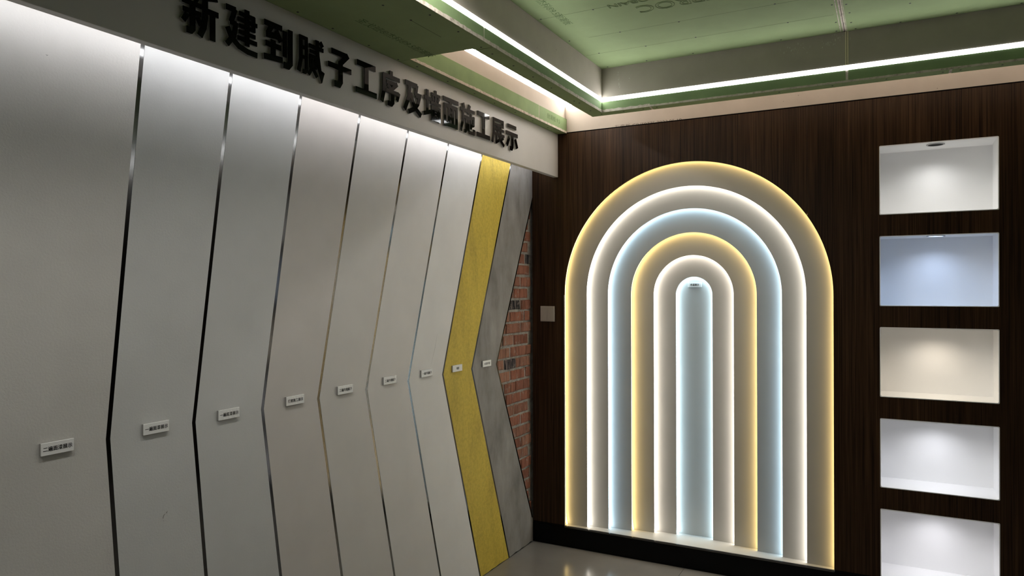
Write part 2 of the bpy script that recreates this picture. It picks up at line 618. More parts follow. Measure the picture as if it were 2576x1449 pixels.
for k in range(1, 33):
    z = k * course + 0.012
    if z > 2.08:
        break
    y = -0.006 - (0.0 if k % 2 else rb.choice((0.016, 0.010, 0.034)))
    if k % 2 == 0:
        pass
    seq = [0.115, 0.165, 0.115, 0.235] if k % 2 else [0.165, 0.115, 0.165]
    if k % 5 == 0:
        seq = [0.058, 0.165, 0.165, 0.115]
    if k % 7 == 3:
        seq = [0.235, 0.165, 0.115]
    lim = min(joint(8, z), 0.0)
    for n, l in enumerate(seq):
        if y - 0.02 < lim - 0.02 and n > 0 and y < lim - 0.01:
            break
        me = BURNT[l] if (k in (16, 21) and n == 1) or (k == 25 and n == 0) else BMESH[(l, rb.randrange(4))]
        link('brick', me, wl, (-0.020 + rb.uniform(-0.002, 0.003), y - l / 2, z + rb.uniform(-0.002, 0.002)))
        y -= l + rb.uniform(0.010, 0.014)

# ------------------------------------------------------------------ zigzag sample panels with steel strips
PANELS = [
    ('panel_a', 'wide roller-textured white wall panel at the left, with the second top coat plaque'),
    ('panel_b', 'cool white painted wall panel with the first top coat plaque and a grey scuff'),
    ('panel_c', 'smooth cool white wall panel with the primer coat plaque'),
    ('panel_d', 'warm white sanded wall panel with the sanding work plaque'),
    ('panel_e', 'off-white putty wall panel with the third inner putty plaque'),
    ('panel_f', 'off-white putty wall panel with the second inner putty plaque'),
    ('panel_g', 'pale putty wall panel directly left of the yellow one'),
    ('yellow', 'mustard yellow primed wall panel between pale putty and grey cement'),
    ('cement', 'grey cement rendered wall panel beside the bare bricks'),
]
HW = 0.0062
for i, (mk, lab) in enumerate(PANELS):
    r = joint
    zs_r = [0.0, ZK, ZTOP]
    rp = [(joint(i, z) - HW, z) for z in zs_r]
    if i == 8:                                     # the last one meets the back wall at the bottom and the top
        zlo, zhi = 0.118, 1.985
        rp = [(-0.001, 0.0), (-0.001, zlo), (joint(8, zlo + 0.02) - HW, zlo + 0.02), (joint(8, ZK) - HW, ZK), (joint(8, zhi) - HW, zhi), (-0.001, zhi + 0.03), (-0.001, ZTOP)]
    lp = [(-3.35, z) for z in zs_r] if i == 0 else [(joint(i - 1, z) + HW, z) for z in zs_r]
    if i in (7, 8):                                # hand-finished lower edge
        rr = random.Random(i)
        y0, y1 = lp[0][0], rp[0][0]
        bot = [(y0 + (y1 - y0) * t / 8, 0.001 + rr.uniform(0, 0.005)) for t in range(1, 8)]
        lp[0] = (lp[0][0], 0.001)
        rp[0] = (rp[0][0], 0.001)
    else:
        bot = []
    pts = lp[::-1] + bot + rp
    bm = bmesh.new()
    add_prism(bm, pts, 0, -0.0155, 0.0)
    o = finish(bm, 'sample_panel', M[mk], origin=(0, (lp[0][0] + rp[0][0]) / 2, 0))
    tag(o, lab, 'wall panel', 'finish sample panels on the zigzag wall')
STRIPS = ['between the textured first panel and the next white one', 'between the two cool white panels', 'left of the sanding work panel',
          'between the sanding panel and third putty panel', 'between the third and second putty panels', 'between the second and first putty panels',
          'along the left edge of the yellow panel', 'between the yellow and the cement panel', 'between the cement panel and the bricks']
for i in range(9):
    zs = [0.0, ZK, ZTOP] if i < 8 else [0.135, ZK, 1.99]
    if i == 8:
        a = [(joint(8, z), z) for z in zs]
    else:
        a = [(joint(i, z), z) for z in zs]
    o = prism('steel_strip', [(y - HW, z) for y, z in a] + [(y + HW, z) for y, z in reversed(a)], 0, -0.0155, -0.0008, M['chrome'], origin=(0, a[0][0], 0))
    tag(o, 'thin bent polished steel strip ' + STRIPS[i], 'trim strip', 'steel strips between the zigzag panels')

# scuffs on the painted panels (wear with a shape of its own)
M['scuff'] = mat('scuff_grey', (0.30, 0.295, 0.28), 0.7)
M['scuff_light'] = mat('scuff_hairline', (0.42, 0.41, 0.39), 0.7)
def scuff(panel, pts, w, mt):
    n = len(pts)
    bm = bmesh.new()
    P = [Vector(p) for p in pts]
    up, dn = [], []
    for i, p in enumerate(P):
        d = (P[min(i + 1, n - 1)] - P[max(i - 1, 0)]).normalized()
        q = Vector((-d.y, d.x)) * (w / 2) * (0.25 if i in (0, n - 1) else 1.0)
        up.append(bm.verts.new((0.0003, p.x + q.x, p.y + q.y)))
        dn.append(bm.verts.new((0.0003, p.x - q.x, p.y - q.y)))
    for i in range(n - 1):
        bm.faces.new((up[i], up[i + 1], dn[i + 1], dn[i]))
    finish(bm, 'scuff_mark', mt, panel)
PO = [o for o in C.objects if o.name.startswith('sample_panel')]
scuff(PO[1], [(-2.3195, 0.805), (-2.323, 0.802), (-2.3225, 0.799)], 0.004, M['scuff'])
scuff(PO[1], [(-2.326, 0.800), (-2.331, 0.797), (-2.334, 0.790), (-2.3335, 0.787)], 0.0028, M['scuff'])
scuff(PO[1], [(-2.3335, 0.783), (-2.331, 0.779)], 0.003, M['scuff'])
scuff(PO[0], [(-2.646, 1.9935), (-2.643, 1.992), (-2.640, 1.994)], 0.0022, M['scuff'])
scuff(PO[0], [(-2.699, 1.930), (-2.701, 1.921)], 0.001, M['scuff_light'])
scuff(PO[3], [(-1.674, 0.553), (-1.670, 0.557)], 0.003, M['scuff'])
scuff(PO[6], [(-0.965, 1.225), (-0.985, 1.160), (-1.018, 1.085)], 0.0016, M['scuff_light'])
# ------------------------------------------------------------------ header board with cove light
hb = empty('header_board', (0.146, -1.7, 2.044))
box('front_board', (0.132, -3.4, 2.044), (0.160, -0.0005, ZR), M['fascia'], hb, 0.0012, 1)
box('top_batten', (0.0005, -3.4, 2.262), (0.1315, -0.0005, ZR), M['fascia'], hb)
tag(hb, 'long white header board carrying black characters above the panels', 'header board')
cv = empty('cove_light', (0.1315, -1.7, 2.116))
box('aluminium_channel', (0.127, -3.38, 2.106), (0.1318, -0.02, 2.1275), M['steel_housing'], cv)
box('diffuser', (0.1245, -3.37, 2.1095), (0.1272, -0.03, 2.124), M['led_cove'], cv)
tag(cv, 'hidden white light strip behind the header board washing the panels', 'light')

# ------------------------------------------------------------------ the fourteen raised characters
def H(x0, x1, y, w=11):
    return ([(x0, y), (x1, y)], w)
def V(x, y0, y1, w=14):
    return ([(x, y0), (x, y1)], w)
GL = {
 '新': [V(27, 103, 90, 13), H(3, 51, 86, 10), ([(13, 81), (19, 68)], 9), ([(41, 81), (35, 68)], 9), H(0, 53, 65, 10), H(2, 52, 46, 10),
       ([(28, 65), (28, 8), (23, 2), (12, 2)], 14), ([(14, 38), (3, 20)], 12), ([(41, 38), (51, 22)], 11),
       ([(98, 97), (57, 87)], 12), ([(63, 90), (63, 45), (59, 20), (48, -3)], 14), H(62, 101, 60, 12), V(84, 60, -5, 14)],
 '建': [H(2, 32, 91, 13), ([(30, 93), (17, 58)], 13), H(14, 34, 58, 11), ([(33, 62), (26, 28), (5, 2)], 13), ([(6, 44), (18, 22), (42, 6), (70, 0), (100, -1)], 13),
       V(67, 102, 13, 14), H(42, 92, 88, 10), H(37, 100, 73, 10), H(42, 92, 58, 10), V(88, 92, 54, 11), H(41, 94, 43, 10), H(37, 99, 27, 11)],
 '到': [H(2, 63, 93, 12), ([(28, 92), (14, 68)], 12), ([(8, 64), (50, 68)], 13), ([(42, 82), (59, 57)], 13), H(6, 60, 41, 12), V(32, 55, 12, 14),
       ([(1, 6), (65, 11)], 13), V(73, 90, 22, 12), ([(93, 98), (93, 10), (85, 1), (69, 1)], 14)],
 '腻': [([(11, 98), (11, 35), (3, 0)], 12), H(6, 37, 94, 10), ([(32, 98), (32, 8), (27, 3), (18, 3)], 11), H(11, 32, 68, 9), H(11, 32, 42, 9),
       H(43, 100, 80, 11), H(45, 70, 66, 9), ([(75, 102), (77, 60), (83, 28), (93, 3), (98, 20)], 13), ([(87, 101), (97, 89)], 11),
       V(47, 56, 20, 8), H(43, 72, 53, 9), V(69, 56, 20, 8), ([(58, 46), (56, 22), (41, 0)], 9), ([(60, 18), (75, 0)], 10)],
 '子': [H(14, 80, 92, 13), ([(86, 95), (54, 66)], 13), ([(53, 70), (53, 12), (46, 2), (27, 2)], 15), H(0, 100, 51, 13)],
 '工': [H(6, 94, 90, 14), V(50, 90, 10, 16), H(0, 100, 8, 14)],
 '序': [V(53, 106, 90, 14), H(10, 99, 86, 12), ([(16, 90), (16, 40), (4, 0)], 14), H(28, 80, 68, 11), ([(86, 71), (58, 50)], 12), ([(33, 59), (60, 43)], 12),
       H(25, 92, 40, 12), ([(95, 45), (84, 18)], 12), ([(61, 40), (61, 8), (54, 1), (35, 2)], 14)],
 '及': [H(8, 76, 92, 13), ([(33, 92), (29, 50), (4, 2)], 14), ([(74, 95), (67, 58)], 13), ([(65, 62), (91, 62), (80, 34), (61, 14), (28, -1)], 13), ([(37, 62), (52, 34), (72, 13), (99, -2)], 13)],
 '墙': [V(19, 97, 18, 13), H(0, 38, 68, 12), ([(-1, 12), (39, 25)], 13), V(69, 104, 58, 11), H(43, 97, 88, 10), ([(50, 81), (57, 66)], 10), ([(90, 81), (81, 66)], 10),
       H(39, 101, 58, 10), V(48, 48, -4, 11), H(43, 98, 44, 10), V(93, 48, -4, 11), H(44, 97, 3, 10), V(60, 35, 12, 6), V(81, 35, 12, 6), H(58, 83, 33, 5), H(58, 83, 13, 5), H(66, 75, 23, 6)],
 '面': [H(0, 100, 92, 13), ([(54, 92), (44, 74)], 13), H(5, 95, 70, 12), V(12, 74, -5, 13), V(88, 74, -5, 13), H(6, 94, 3, 12), V(37, 70, 4, 11), V(63, 70, 4, 11), H(37, 63, 49, 9), H(37, 63, 27, 9)],
 '施': [([(19, 104), (26, 86)], 13), H(-1, 48, 80, 12), ([(18, 80), (16, 40), (3, -1)], 13), ([(18, 55), (42, 55), (40, 8), (35, 2), (27, 2)], 12),
       ([(65, 104), (51, 70)], 13), H(58, 101, 83, 12), ([(44, 50), (98, 62)], 11), ([(94, 66), (93, 34), (84, 30)], 11), V(75, 74, 16, 11), ([(56, 60), (56, 10), (63, 2), (95, 2), (98, 18)], 12)],
 '展': [H(8, 95, 93, 12), V(89, 97, 68, 12), H(14, 92, 74, 10), ([(14, 97), (13, 40), (2, -1)], 13), H(20, 97, 57, 10), H(16, 101, 37, 10), V(43, 70, 37, 11), V(71, 70, 37, 11),
       V(35, 37, 0, 12), ([(31, 2), (58, 15)], 11), ([(55, 36), (72, 14), (99, -2)], 12), ([(94, 29), (74, 18)], 10)],
 '示': [H(13, 87, 91, 13), H(0, 100, 60, 13), ([(53, 60), (53, 8), (47, 0), (31, 0)], 15), ([(25, 44), (6, 8)], 14), ([(78, 44), (96, 8)], 14)],
}
LETT = '新建到腻子工序及墙面施工展示'
LC = [-2.3435, -2.206, -2.068, -1.931, -1.795, -1.658, -1.520, -1.382, -1.247, -1.1115, -0.977, -0.839, -0.702, -0.5635]
ORD = ['first', 'second', 'third', 'fourth', 'fifth', 'sixth', 'seventh', 'eighth', 'ninth', 'tenth', 'eleventh', 'twelfth', 'thirteenth', 'fourteenth']
for i, ch in enumerate(LETT):
    root = empty('sign_character', (0.160, LC[i], 2.103))
    k = 1.06 if ch in '建腻墙施展' else (1.10 if ch in '新面序' else 1.2)
    polys = [ribbon(p, w * k) for p, w in GL[ch]]
    wd = 0.113 if i < 8 else 0.118
    pl = lambda x, y, t: (t, LC[i] + 0.002 + (x / 100 - 0.5) * wd, 2.1075 + y / 100 * 0.116)
    bm = bmesh.new()
    union_prism(bm, polys, pl, 0.1602, 0.1665, 0, 0)
    finish(bm, 'acrylic_body', M['acrylic_side'], root)
    bm = bmesh.new()
    union_prism(bm, polys, pl, 0.1665, 0.169, 0, 0)
    finish(bm, 'black_face', M['black_gloss'], root)
    tag(root, 'glossy black raised character %s, %s from the left on the header board' % (ch, ORD[i]), 'character', 'raised characters on the header board')

# ------------------------------------------------------------------ small plaques on the panels
PL = [(-2.6235, 1.0445, '二遍面漆展示', 0, 'on the textured panel at far left'), (-2.3585, 1.0465, '一遍面漆展示', 0, 'on the second panel, left of the scuffed spot'),
      (-2.113, 1.0465, '一遍底漆展示', 1, 'on the third panel from the left'), (-1.837, 1.0505, '打磨施工展示', 1, 'on the sanded warm white panel'),
      (-1.584, 1.0545, '三遍内墙腻子', 1, 'on the fifth panel from the left'), (-1.316, 1.0585, '二遍内墙腻子', 1, 'on the sixth panel from the left'),
      (-1.056, 1.060, '一遍外墙腻子', 0, 'on the pale panel left of the yellow one'), (-0.807, 1.0565, '墙固', 0, 'on the yellow panel'),
      (-0.532, 1.053, '水泥找平层', 0, 'on the grey cement panel')]
def plaque(name, loc, nrm, ax, body, film, lab, wid=0.080, hgt=0.0305, thick=0.008):
    root = empty(name, loc)
    ax, az, nrm, loc = Vector(ax), Vector((0, 0, 1)), Vector(nrm), Vector(loc)
    bm = bmesh.new()
    add_box(bm, (-wid / 2, -hgt / 2, 0.0003), (wid / 2, hgt / 2, thick * 0.7), 0.0006, 1)
    for v in bm.verts:
        v.co = loc + ax * v.co.x + az * v.co.y + nrm * v.co.z
    finish(bm, 'foam_backing', M['plaque_edge'], root)
    bm = bmesh.new()
    add_box(bm, (-wid / 2, -hgt / 2, thick * 0.7), (wid / 2, hgt / 2, thick), 0.0006, 1)
    for v in bm.verts:
        v.co = loc + ax * v.co.x + az * v.co.y + nrm * v.co.z
    finish(bm, 'face_plate', M['plaque_film'] if film else M['plaque'], root)
    n = len(body)
    size = 0.0122
    put_text('lettering', body, size, loc + nrm * (thick + 0.0002), ax, az, M['ink'], root, fat=size * 0.032, width=size * 0.95 * n)
    tag(root, lab, 'plaque', 'small white name plaques')
    return root
for y, z, body, film, where in PL:
    plaque('name_plaque', (0.0, y, z), (1, 0, 0), (0, 1, 0), body, film, 'small white plaque lettered %s %s' % (body, where), wid=0.078 if y < -2 else 0.082)

# ------------------------------------------------------------------ stepped, lit arch niche
def arch_path(r, n=64, zb=BZ):
    """left foot, up, over, down to the right foot"""
    p = [(ACX - r, zb + (ASP - zb) * t / 10) for t in range(10)]
    p += [(ACX - r * math.cos(PI * t / n), ASP + r * math.sin(PI * t / n)) for t in range(n + 1)]
    p += [(ACX + r, ASP - (ASP - zb) * t / 10) for t in range(1, 11)]
    return p

def band(bm, A, B, y0, y1):
    """solid between two equal-length open outlines A (outer) and B (inner), from y0 to y1"""
    n = len(A)
    g = [[bm.verts.new((p[0], y, p[1])) for p in P] for P, y in ((A, y0), (B, y0), (A, y1), (B, y1))]
    for i in range(n - 1):
        bm.faces.new((g[0][i], g[0][i + 1], g[1][i + 1], g[1][i]))
        bm.faces.new((g[2][i], g[3][i], g[3][i + 1], g[2][i + 1]))
        bm.faces.new((g[1][i], g[1][i + 1], g[3][i + 1], g[3][i]))
        bm.faces.new((g[0][i], g[2][i], g[2][i + 1], g[0][i + 1]))
    for i in (0, n - 1):
        bm.faces.new((g[0][i], g[1][i], g[3][i], g[2][i]))

arch = empty('lit_arch_niche', (ACX, 0.0, BZ))
STEP = 0.028
for k in range(6):
    yf = STEP * (k + 1)
    A = arch_path(RAD[k] + 0.020)
    bm = bmesh.new()
    if k < 5:
        band(bm, A, arch_path(RAD[k + 1]), yf, yf + 0.006)
    else:
        add_prism(bm, A, 1, yf, yf + 0.010)
    finish(bm, 'arch_panel', M['arch'], arch)
    bm = bmesh.new()
    y_a = STEP * k + (0.0095 if k == 0 else 0.0062)
    band(bm, A, arch_path(RAD[k] + 0.0075), y_a, yf - 0.0002)
    finish(bm, 'spacer_ring', M['arch'], arch)
    # flexible light tape, its loose end bends inwards at the foot
    def bend(P):
        q = []
        for (x, z) in P:
            t = max(0.0, 1 - (z - BZ) / 0.085)
            q.append((x + (0.012 * t * t if x < ACX else 0.0), z))
        return q
    def dense(r):
        p = arch_path(r)
        return [(ACX - r, BZ + 0.004 + 0.012 * t) for t in range(9)] + p[1:]
    bm = bmesh.new()
    band(bm, bend(dense(RAD[k] + 0.0060)), bend(dense(RAD[k] + 0.0035)), y_a + 0.001, yf - 0.008)
    finish(bm, 'light_tape', M['led_arch%d' % k], arch)
box('sill', (ACX - RAD[0] - 0.015, 0.0, BZ - 0.010), (ACX + RAD[0] + 0.015, 0.185, BZ - 0.0003), M['arch'], arch)
box('edge_trim', (ACX - RAD[0], -0.005, BZ - 0.0105), (ACX + RAD[0], -0.0003, BZ - 0.0015), M['chrome'], arch)
box('front_lining', (ACX - RAD[0] - 0.0022, -0.0012, BZ), (ACX - RAD[0] + 0.0004, 0.009, ASP), M['arch'], arch)
tag(arch, 'tall arch niche stepping inwards, edged with warm and cool light', 'wall niche')
pq = plaque('name_plaque', (0.8765, STEP * 6, 1.4445), (0, -1, 0), (1, 0, 0), '色温展示', 0, 'small grey-white plaque lettered 色温展示 at the top of the innermost arch', 0.0735, 0.0245, 0.008)

# ------------------------------------------------------------------ five lit display niches
NC = [(1.0, 0.985, 0.965), (0.55, 0.70, 1.0), (1.0, 0.87, 0.70), (0.92, 0.93, 1.0), (0.94, 0.93, 0.99)]
NP = [1.0, 1.0, 0.95, 1.05, 1.05]
NLAB = ['white lit display niche at the top, with dark downlight', 'blue lit display niche, second from the top', 'warm cream lit display niche in the middle of the column',
        'cool white lit display niche, second from the bottom', 'pale lilac lit display niche at the bottom, above the skirting']
for k, (zt, zb) in enumerate(NZ):
    root = empty('display_niche', ((NL + NR) / 2, 0.0, zb))
    t, d = 0.008, 0.20
    box('back_panel', (NL - t, d, zb - t), (NR + t, d + t, zt + t), M['niche'], root)
    bm = bmesh.new()
    add_box(bm, (NL - t, 0.0092, zt), (NR + t, d, zt + t))
    finish(bm, 'top_panel', M['niche'], root)
    box('bottom_panel', (NL - t, 0.0092, zb - t), (NR + t, d, zb), M['niche'], root)
    box('side_panel', (NL - t, 0.0092, zb), (NL, d, zt), M['niche'], root)
    box('side_panel', (NR, 0.0092, zb), (NR + t, d, zt), M['niche'], root)
    # front lining with softened corners
    out = 0.0022
    def rrect(x0, x1, z0, z1, r, n=6):
        p = []
        for cx, cz, a0 in ((x1 - r, z1 - r, 0), (x0 + r, z1 - r, PI / 2), (x0 + r, z0 + r, PI), (x1 - r, z0 + r, 1.5 * PI)):
            for q in range(n + 1):
                a = a0 + PI / 2 * q / n
                p.append((cx + r * math.cos(a), cz + r * math.sin(a)))
        return p
    bm = bmesh.new()
    o_, i_ = rrect(NL - out, NR + out, zb - out + 0.002 * (k == 4), zt + out, 0.005), rrect(NL + 0.001, NR - 0.001, zb + 0.001, zt - 0.001, 0.006)
    band(bm, o_ + o_[:1], i_ + i_[:1], -0.0012, 0.0090)
    finish(bm, 'front_lining', M['niche'], root)
    lx, ly = 1.972, 0.064
    dl = empty('downlight', (0, 0, 0))
    dl.parent = root
    dl.location = Vector((lx, ly, zt)) - root.location
    def disc(name, r0, r1, z0, z1, mt):
        bm = bmesh.new()
        n = 40
        rings = []
        for r, z in ((r0, z0), (r1, z0), (r1, z1), (r0, z1)):
            rings.append([bm.verts.new((lx + r * math.cos(2 * PI * q / n), ly + r * math.sin(2 * PI * q / n), z)) for q in range(n)])
        for a in range(4):
            A, B = rings[a], rings[(a + 1) % 4]
            for q in range(n):
                bm.faces.new((A[q], A[(q + 1) % n], B[(q + 1) % n], B[q]))
        return finish(bm, name, mt, dl, smooth=False)
    disc('trim_ring', 0.030, 0.0365, zt - 0.003, zt - 0.0002, M['ring'])
    bm = bmesh.new()
    bmesh.ops.create_cone(bm, cap_ends=True, segments=40, radius1=0.0305, radius2=0.0305, depth=0.0014)
    bmesh.ops.translate(bm, verts=bm.verts, vec=(lx, ly, zt - 0.001))
    if k == 0:
        finish(bm, 'dark_reflector', M['reflector'], dl)
    else:
        finish(bm, 'lens', mat('lens_%d' % k, (0.8, 0.8, 0.8), 0.3, emit=NC[k], estr=3.0), dl)
    downlamp('niche_lamp', (lx, ly, zt - 0.012), P_NICHE * NP[k], NC[k], 150, 1.0, 0.022)
    tag(root, NLAB[k], 'wall niche', 'column of lit display niches')

# ------------------------------------------------------------------ light switch
sw = empty('light_switch', (0.0955, 0.0, 1.2855))
bm = bmesh.new()
add_box(bm, (0.0525, -0.0085, 1.2425), (0.1385, -0.0002, 1.3285), 0.002, 2)
finish(bm, 'cover_plate', M['switch'], sw)
for x0, x1 in ((0.0558, 0.0949), (0.0957, 0.1348)):
    bm = bmesh.new()
    add_box(bm, (x0, -0.0108, 1.2458), (x1, -0.0085, 1.3252), 0.001, 2)
    finish(bm, 'rocker', M['switch'], sw)
tag(sw, 'square beige double light switch on the wood beside the bricks', 'light switch')

# ------------------------------------------------------------------ ceiling: tray, ring beam, soffit boards
ceil = structure(empty('ceiling'))
T = 0.0095
JX = 1.627
box('tray_board', (BX1, ROOM_Y, ZC), (JX - 0.007, BY1, ZC + T), M['green'], ceil)
box('tray_board', (JX + 0.007, ROOM_Y, ZC), (ROOM_X, BY1, ZC + T), M['green'], ceil)
prism('gypsum_bevel', [(JX - 0.016, ZC - 0.0006), (JX - 0.0009, ZC + 0.002), (JX - 0.0009, ZC + T), (JX - 0.016, ZC + T)], 1, ROOM_Y, BY1, M['gypsum'], ceil)
prism('gypsum_bevel', [(JX + 0.0110, ZC - 0.0006), (JX + 0.0009, ZC + 0.003), (JX + 0.0009, ZC + T), (JX + 0.0110, ZC + T)], 1, ROOM_Y, BY1, M['gypsum'], ceil)
box('upper_deck', (-0.05, ROOM_Y, ZC + T), (ROOM_X, 0.23, ZC + 0.05), M['gap'], ceil)
box('slot_top_board', (0.0, -1.47, ZC), (BX0 + 0.01, 0.0, ZC + T), M['paper'], ceil)
box('slot_top_board', (BX0 + 0.01, BY0 - 0.01, ZC), (ROOM_X, 0.0, ZC + T), M['paper'], ceil)

# left beam, room side: paper board above the lamp, green lip below; bottom board cut edge shows gypsum
ZL0, ZL1 = 2.3345, 2.3545
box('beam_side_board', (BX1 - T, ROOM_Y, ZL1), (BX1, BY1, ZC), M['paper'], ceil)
for a, b in ((ROOM_Y, -1.4945), (-1.4885, BY1)):
    box('beam_lip_board', (BX1 - T, a, ZR + T), (BX1, b + (0.0 if b == BY1 else 0), ZL0), M['green_lip'], ceil)
box('gypsum_joint', (BX1 - T, -1.4945, ZR + T), (BX1 - 0.001, -1.4885, ZL0), M['gypsum'], ceil)
# back beam, room side
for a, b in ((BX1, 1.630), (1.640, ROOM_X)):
    box('beam_side_board', (a, BY1, ZL1), (b, BY1 + T, ZC), M['paper_shaded'], ceil)
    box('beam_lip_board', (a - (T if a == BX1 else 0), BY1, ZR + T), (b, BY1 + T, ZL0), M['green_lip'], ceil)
M['tape'] = mat('joint_edge', (0.62, 0.56, 0.38), 0.8)
box('joint_strip', (1.6290, BY1 - 0.0010, ZL1), (1.6342, BY1 + T, ZC), M['tape'], ceil)
box('joint_strip', (1.6360, BY1 - 0.0010, ZL1), (1.6412, BY1 + T, ZC), M['tape'], ceil)
box('joint_gap', (1.6342, BY1 + 0.001, ZL1), (1.6360, BY1 + T, ZC), M['gap'], ceil)
box('gypsum_joint', (1.630, BY1 + 0.001, ZR + T), (1.640, BY1 + T, ZL0), M['gypsum'], ceil)
# outer faces of the beams
box('beam_outer_board', (BX0, -1.45, ZR + T), (BX0 + T, BY0, ZC), M['paper'], ceil)
box('beam_outer_board', (BX0, BY0 - T, ZR + T), (ROOM_X, BY0, ZC), M['paper'], ceil)

def rough_edge(name, p0, p1, mt, seed, top=0.0115, amp=0.003, face=None):
    """ragged cut edge of a board: strip along p0-p1 standing on the vertical face 'face' direction"""
    rr = random.Random(seed)
    p0, p1 = Vector(p0), Vector(p1)
    n = max(8, int((p1 - p0).length / 0.012))
    f = Vector(face)
    bm = bmesh.new()
    lo, hi, lo2, hi2 = [], [], [], []
    for i in range(n + 1):
        p = p0.lerp(p1, i / n)
        d = f * (0.0006 + rr.uniform(0, 0.0012))
        lo.append(bm.verts.new(p + d + Vector((0, 0, 0.0002))))
        hi.append(bm.verts.new(p + d + Vector((0, 0, top + rr.uniform(-amp, amp)))))
        lo2.append(bm.verts.new(p - f * 0.004 + Vector((0, 0, 0.0002))))
        hi2.append(bm.verts.new(p - f * 0.004 + Vector((0, 0, top))))
    for i in range(n):
        bm.faces.new((lo[i], lo[i + 1], hi[i + 1], hi[i]))
        bm.faces.new((hi[i], hi[i + 1], hi2[i + 1], hi2[i]))
        bm.faces.new((lo[i], lo2[i], lo2[i + 1], lo[i + 1]))
    return finish(bm, name, mt, ceil)
rough_edge('gypsum_edge', (BX1, ROOM_Y, ZR), (BX1, BY1, ZR), M['gypsum'], 1, 0.013, 0.0014, (1, 0, 0))
rough_edge('gypsum_edge', (BX1, BY1, ZR), (0.792, BY1, ZR), M['gypsum'], 2, 0.013, 0.002, (0, -1, 0))
rough_edge('gypsum_edge', (0.792, BY1, ZR), (ROOM_X, BY1, ZR), M['gypsum'], 3, 0.0085, 0.0008, (0, -1, 0))
rough_edge('gypsum_edge', (LX, -1.455, ZR), (LX, -0.0005, ZR), M['gypsum'], 4, 0.0115, 0.0013, (1, 0, 0))
rough_edge('gypsum_edge', (BX0, -1.40, ZR), (BX0, BY0, ZR), M['gypsum'], 5, 0.0085, 0.001, (-1, 0, 0))

# bottom boards
e = [(LX + (BX1 - LX) * t / 24, -1.457 + 0.034 * (BX1 - LX) * t / 24 + random.uniform(-0.0012, 0.0012)) for t in range(19)]
wide = [(0.135, ROOM_Y), (0.135, -1.458)] + [(LX, -1.458)] + e[1:17] + [(BX0 - 0.004, -1.447), (BX0, -1.434), (BX1, -1.4265), (BX1, ROOM_Y)]
prism('soffit_board', wide, 2, ZR, ZR + T, M['green'], ceil)
prism('soffit_board', [(BX0, -1.429), (BX1, -1.4235), (BX1, BY1), (BX1 + 0.0, BY1), (0.787, BY1), (0.781, BY0), (BX0, BY0)], 2, ZR, ZR + T, M['green'], ceil)
prism('soffit_board', [(0.797, BY1), (2.001, BY1), (2.001, BY0), (0.791, BY0)], 2, ZR, ZR + T, M['green'], ceil)
prism('soffit_board', [(2.011, BY1), (ROOM_X, BY1), (ROOM_X, BY0), (2.011, BY0)], 2, ZR, ZR + T, M['green'], ceil)
prism('gypsum_joint', [(0.787, BY1), (0.797, BY1), (0.791, BY0), (0.781, BY0)], 2, ZR + 0.001, ZR + T, M['gypsum'], ceil)
box('gypsum_joint', (2.001, BY1, ZR + 0.001), (2.011, BY0, ZR + T), M['gypsum'], ceil)
box('soffit_board', (0.135, -1.4555, ZR), (LX, -0.0005, ZR + T), M['green'], ceil)
# slot side of the header box: green lip on the paper face
for a, b in ((-1.47, -0.3475), (-0.3405, 0.0035)):
    box('slot_lip_board', (LX - T, a, ZR + T), (LX, b, 2.362), M['green_lip'], ceil)
box('gypsum_joint', (LX - T, -0.3475, ZR + T), (LX - 0.001, -0.3405, 2.362), M['gypsum'], ceil)
box('slot_side_board', (LX - 2 * T, -1.47, ZR + T), (LX - T, 0.0035, ZC), M['paper'], ceil)
box('slot_end_board', (LX - T, -1.48, ZR + T), (BX0 + T, -1.465, ZC), M['paper'], ceil)

# pencil lines, screws, printing on the boards
for y, xa, xb in ((-1.072, BX1, 0.86), (-0.790, 0.66, 1.10), (-0.573, BX1 + 0.01, 1.60), (-0.792, 1.10, 1.5)):
    box('pencil_line', (xa, y - 0.0007, ZC - 0.0003), (xb, y + 0.0007, ZC), M['pencil'], ceil)
box('pencil_line', (0.4435, -1.77, ZR - 0.0003), (0.4455, -1.60, ZR), M['pencil'], ceil)

SOFF = [(0.443, -1.914), (0.524, -1.783), (0.446, -1.776), (0.524, -1.617), (0.177, -1.838), (0.175, -1.651), (0.171, -1.476), (0.513, -1.448), (0.512, -1.365), (0.515, -1.205), (0.517, -1.039), (0.515, -0.857), (0.517, -0.614), (0.524, -0.569), (0.516, -0.41), (0.539, -0.32), (0.183, -1.372), (0.18, -1.152), (0.182, -0.94), (0.179, -0.755), (0.181, -0.553), (0.18, -0.358), (0.181, -0.178), (1.365, -0.322), (1.578, -0.322), (1.781, -0.322), (1.98, -0.322), (2.04, -0.322), (2.177, -0.322), (0.653, -0.322), (0.751, -0.322), (0.817, -0.322), (0.178, -1.996)]
TRAY = [(0.57, -1.075), (0.789, -1.069), (0.57, -0.79), (0.799, -0.79), (1.046, -0.788), (0.625, -0.579), (0.841, -0.57), (1.062, -0.576), (0.588, -0.368), (0.783, -0.371), (1.001, -0.374), (1.412, -0.796), (1.431, -0.572), (1.601, -0.684), (1.649, -0.665), (1.602, -0.481), (1.656, -0.451), (1.656, -0.566), (1.597, -0.372), (1.669, -0.366), (1.379, -0.372), (1.832, -0.36), (1.862, -0.561), (2.025, -0.365), (2.233, -0.363)]
def screw_mesh():
    bm = bmesh.new()
    bmesh.ops.create_cone(bm, cap_ends=True, segments=14, radius1=0.0040, radius2=0.0034, depth=0.0008)
    me = bpy.data.meshes.new('screw_head')
    bm.to_mesh(me)
    bm.free()
    me.materials.append(M['screw'])
    return me
SM = screw_mesh()
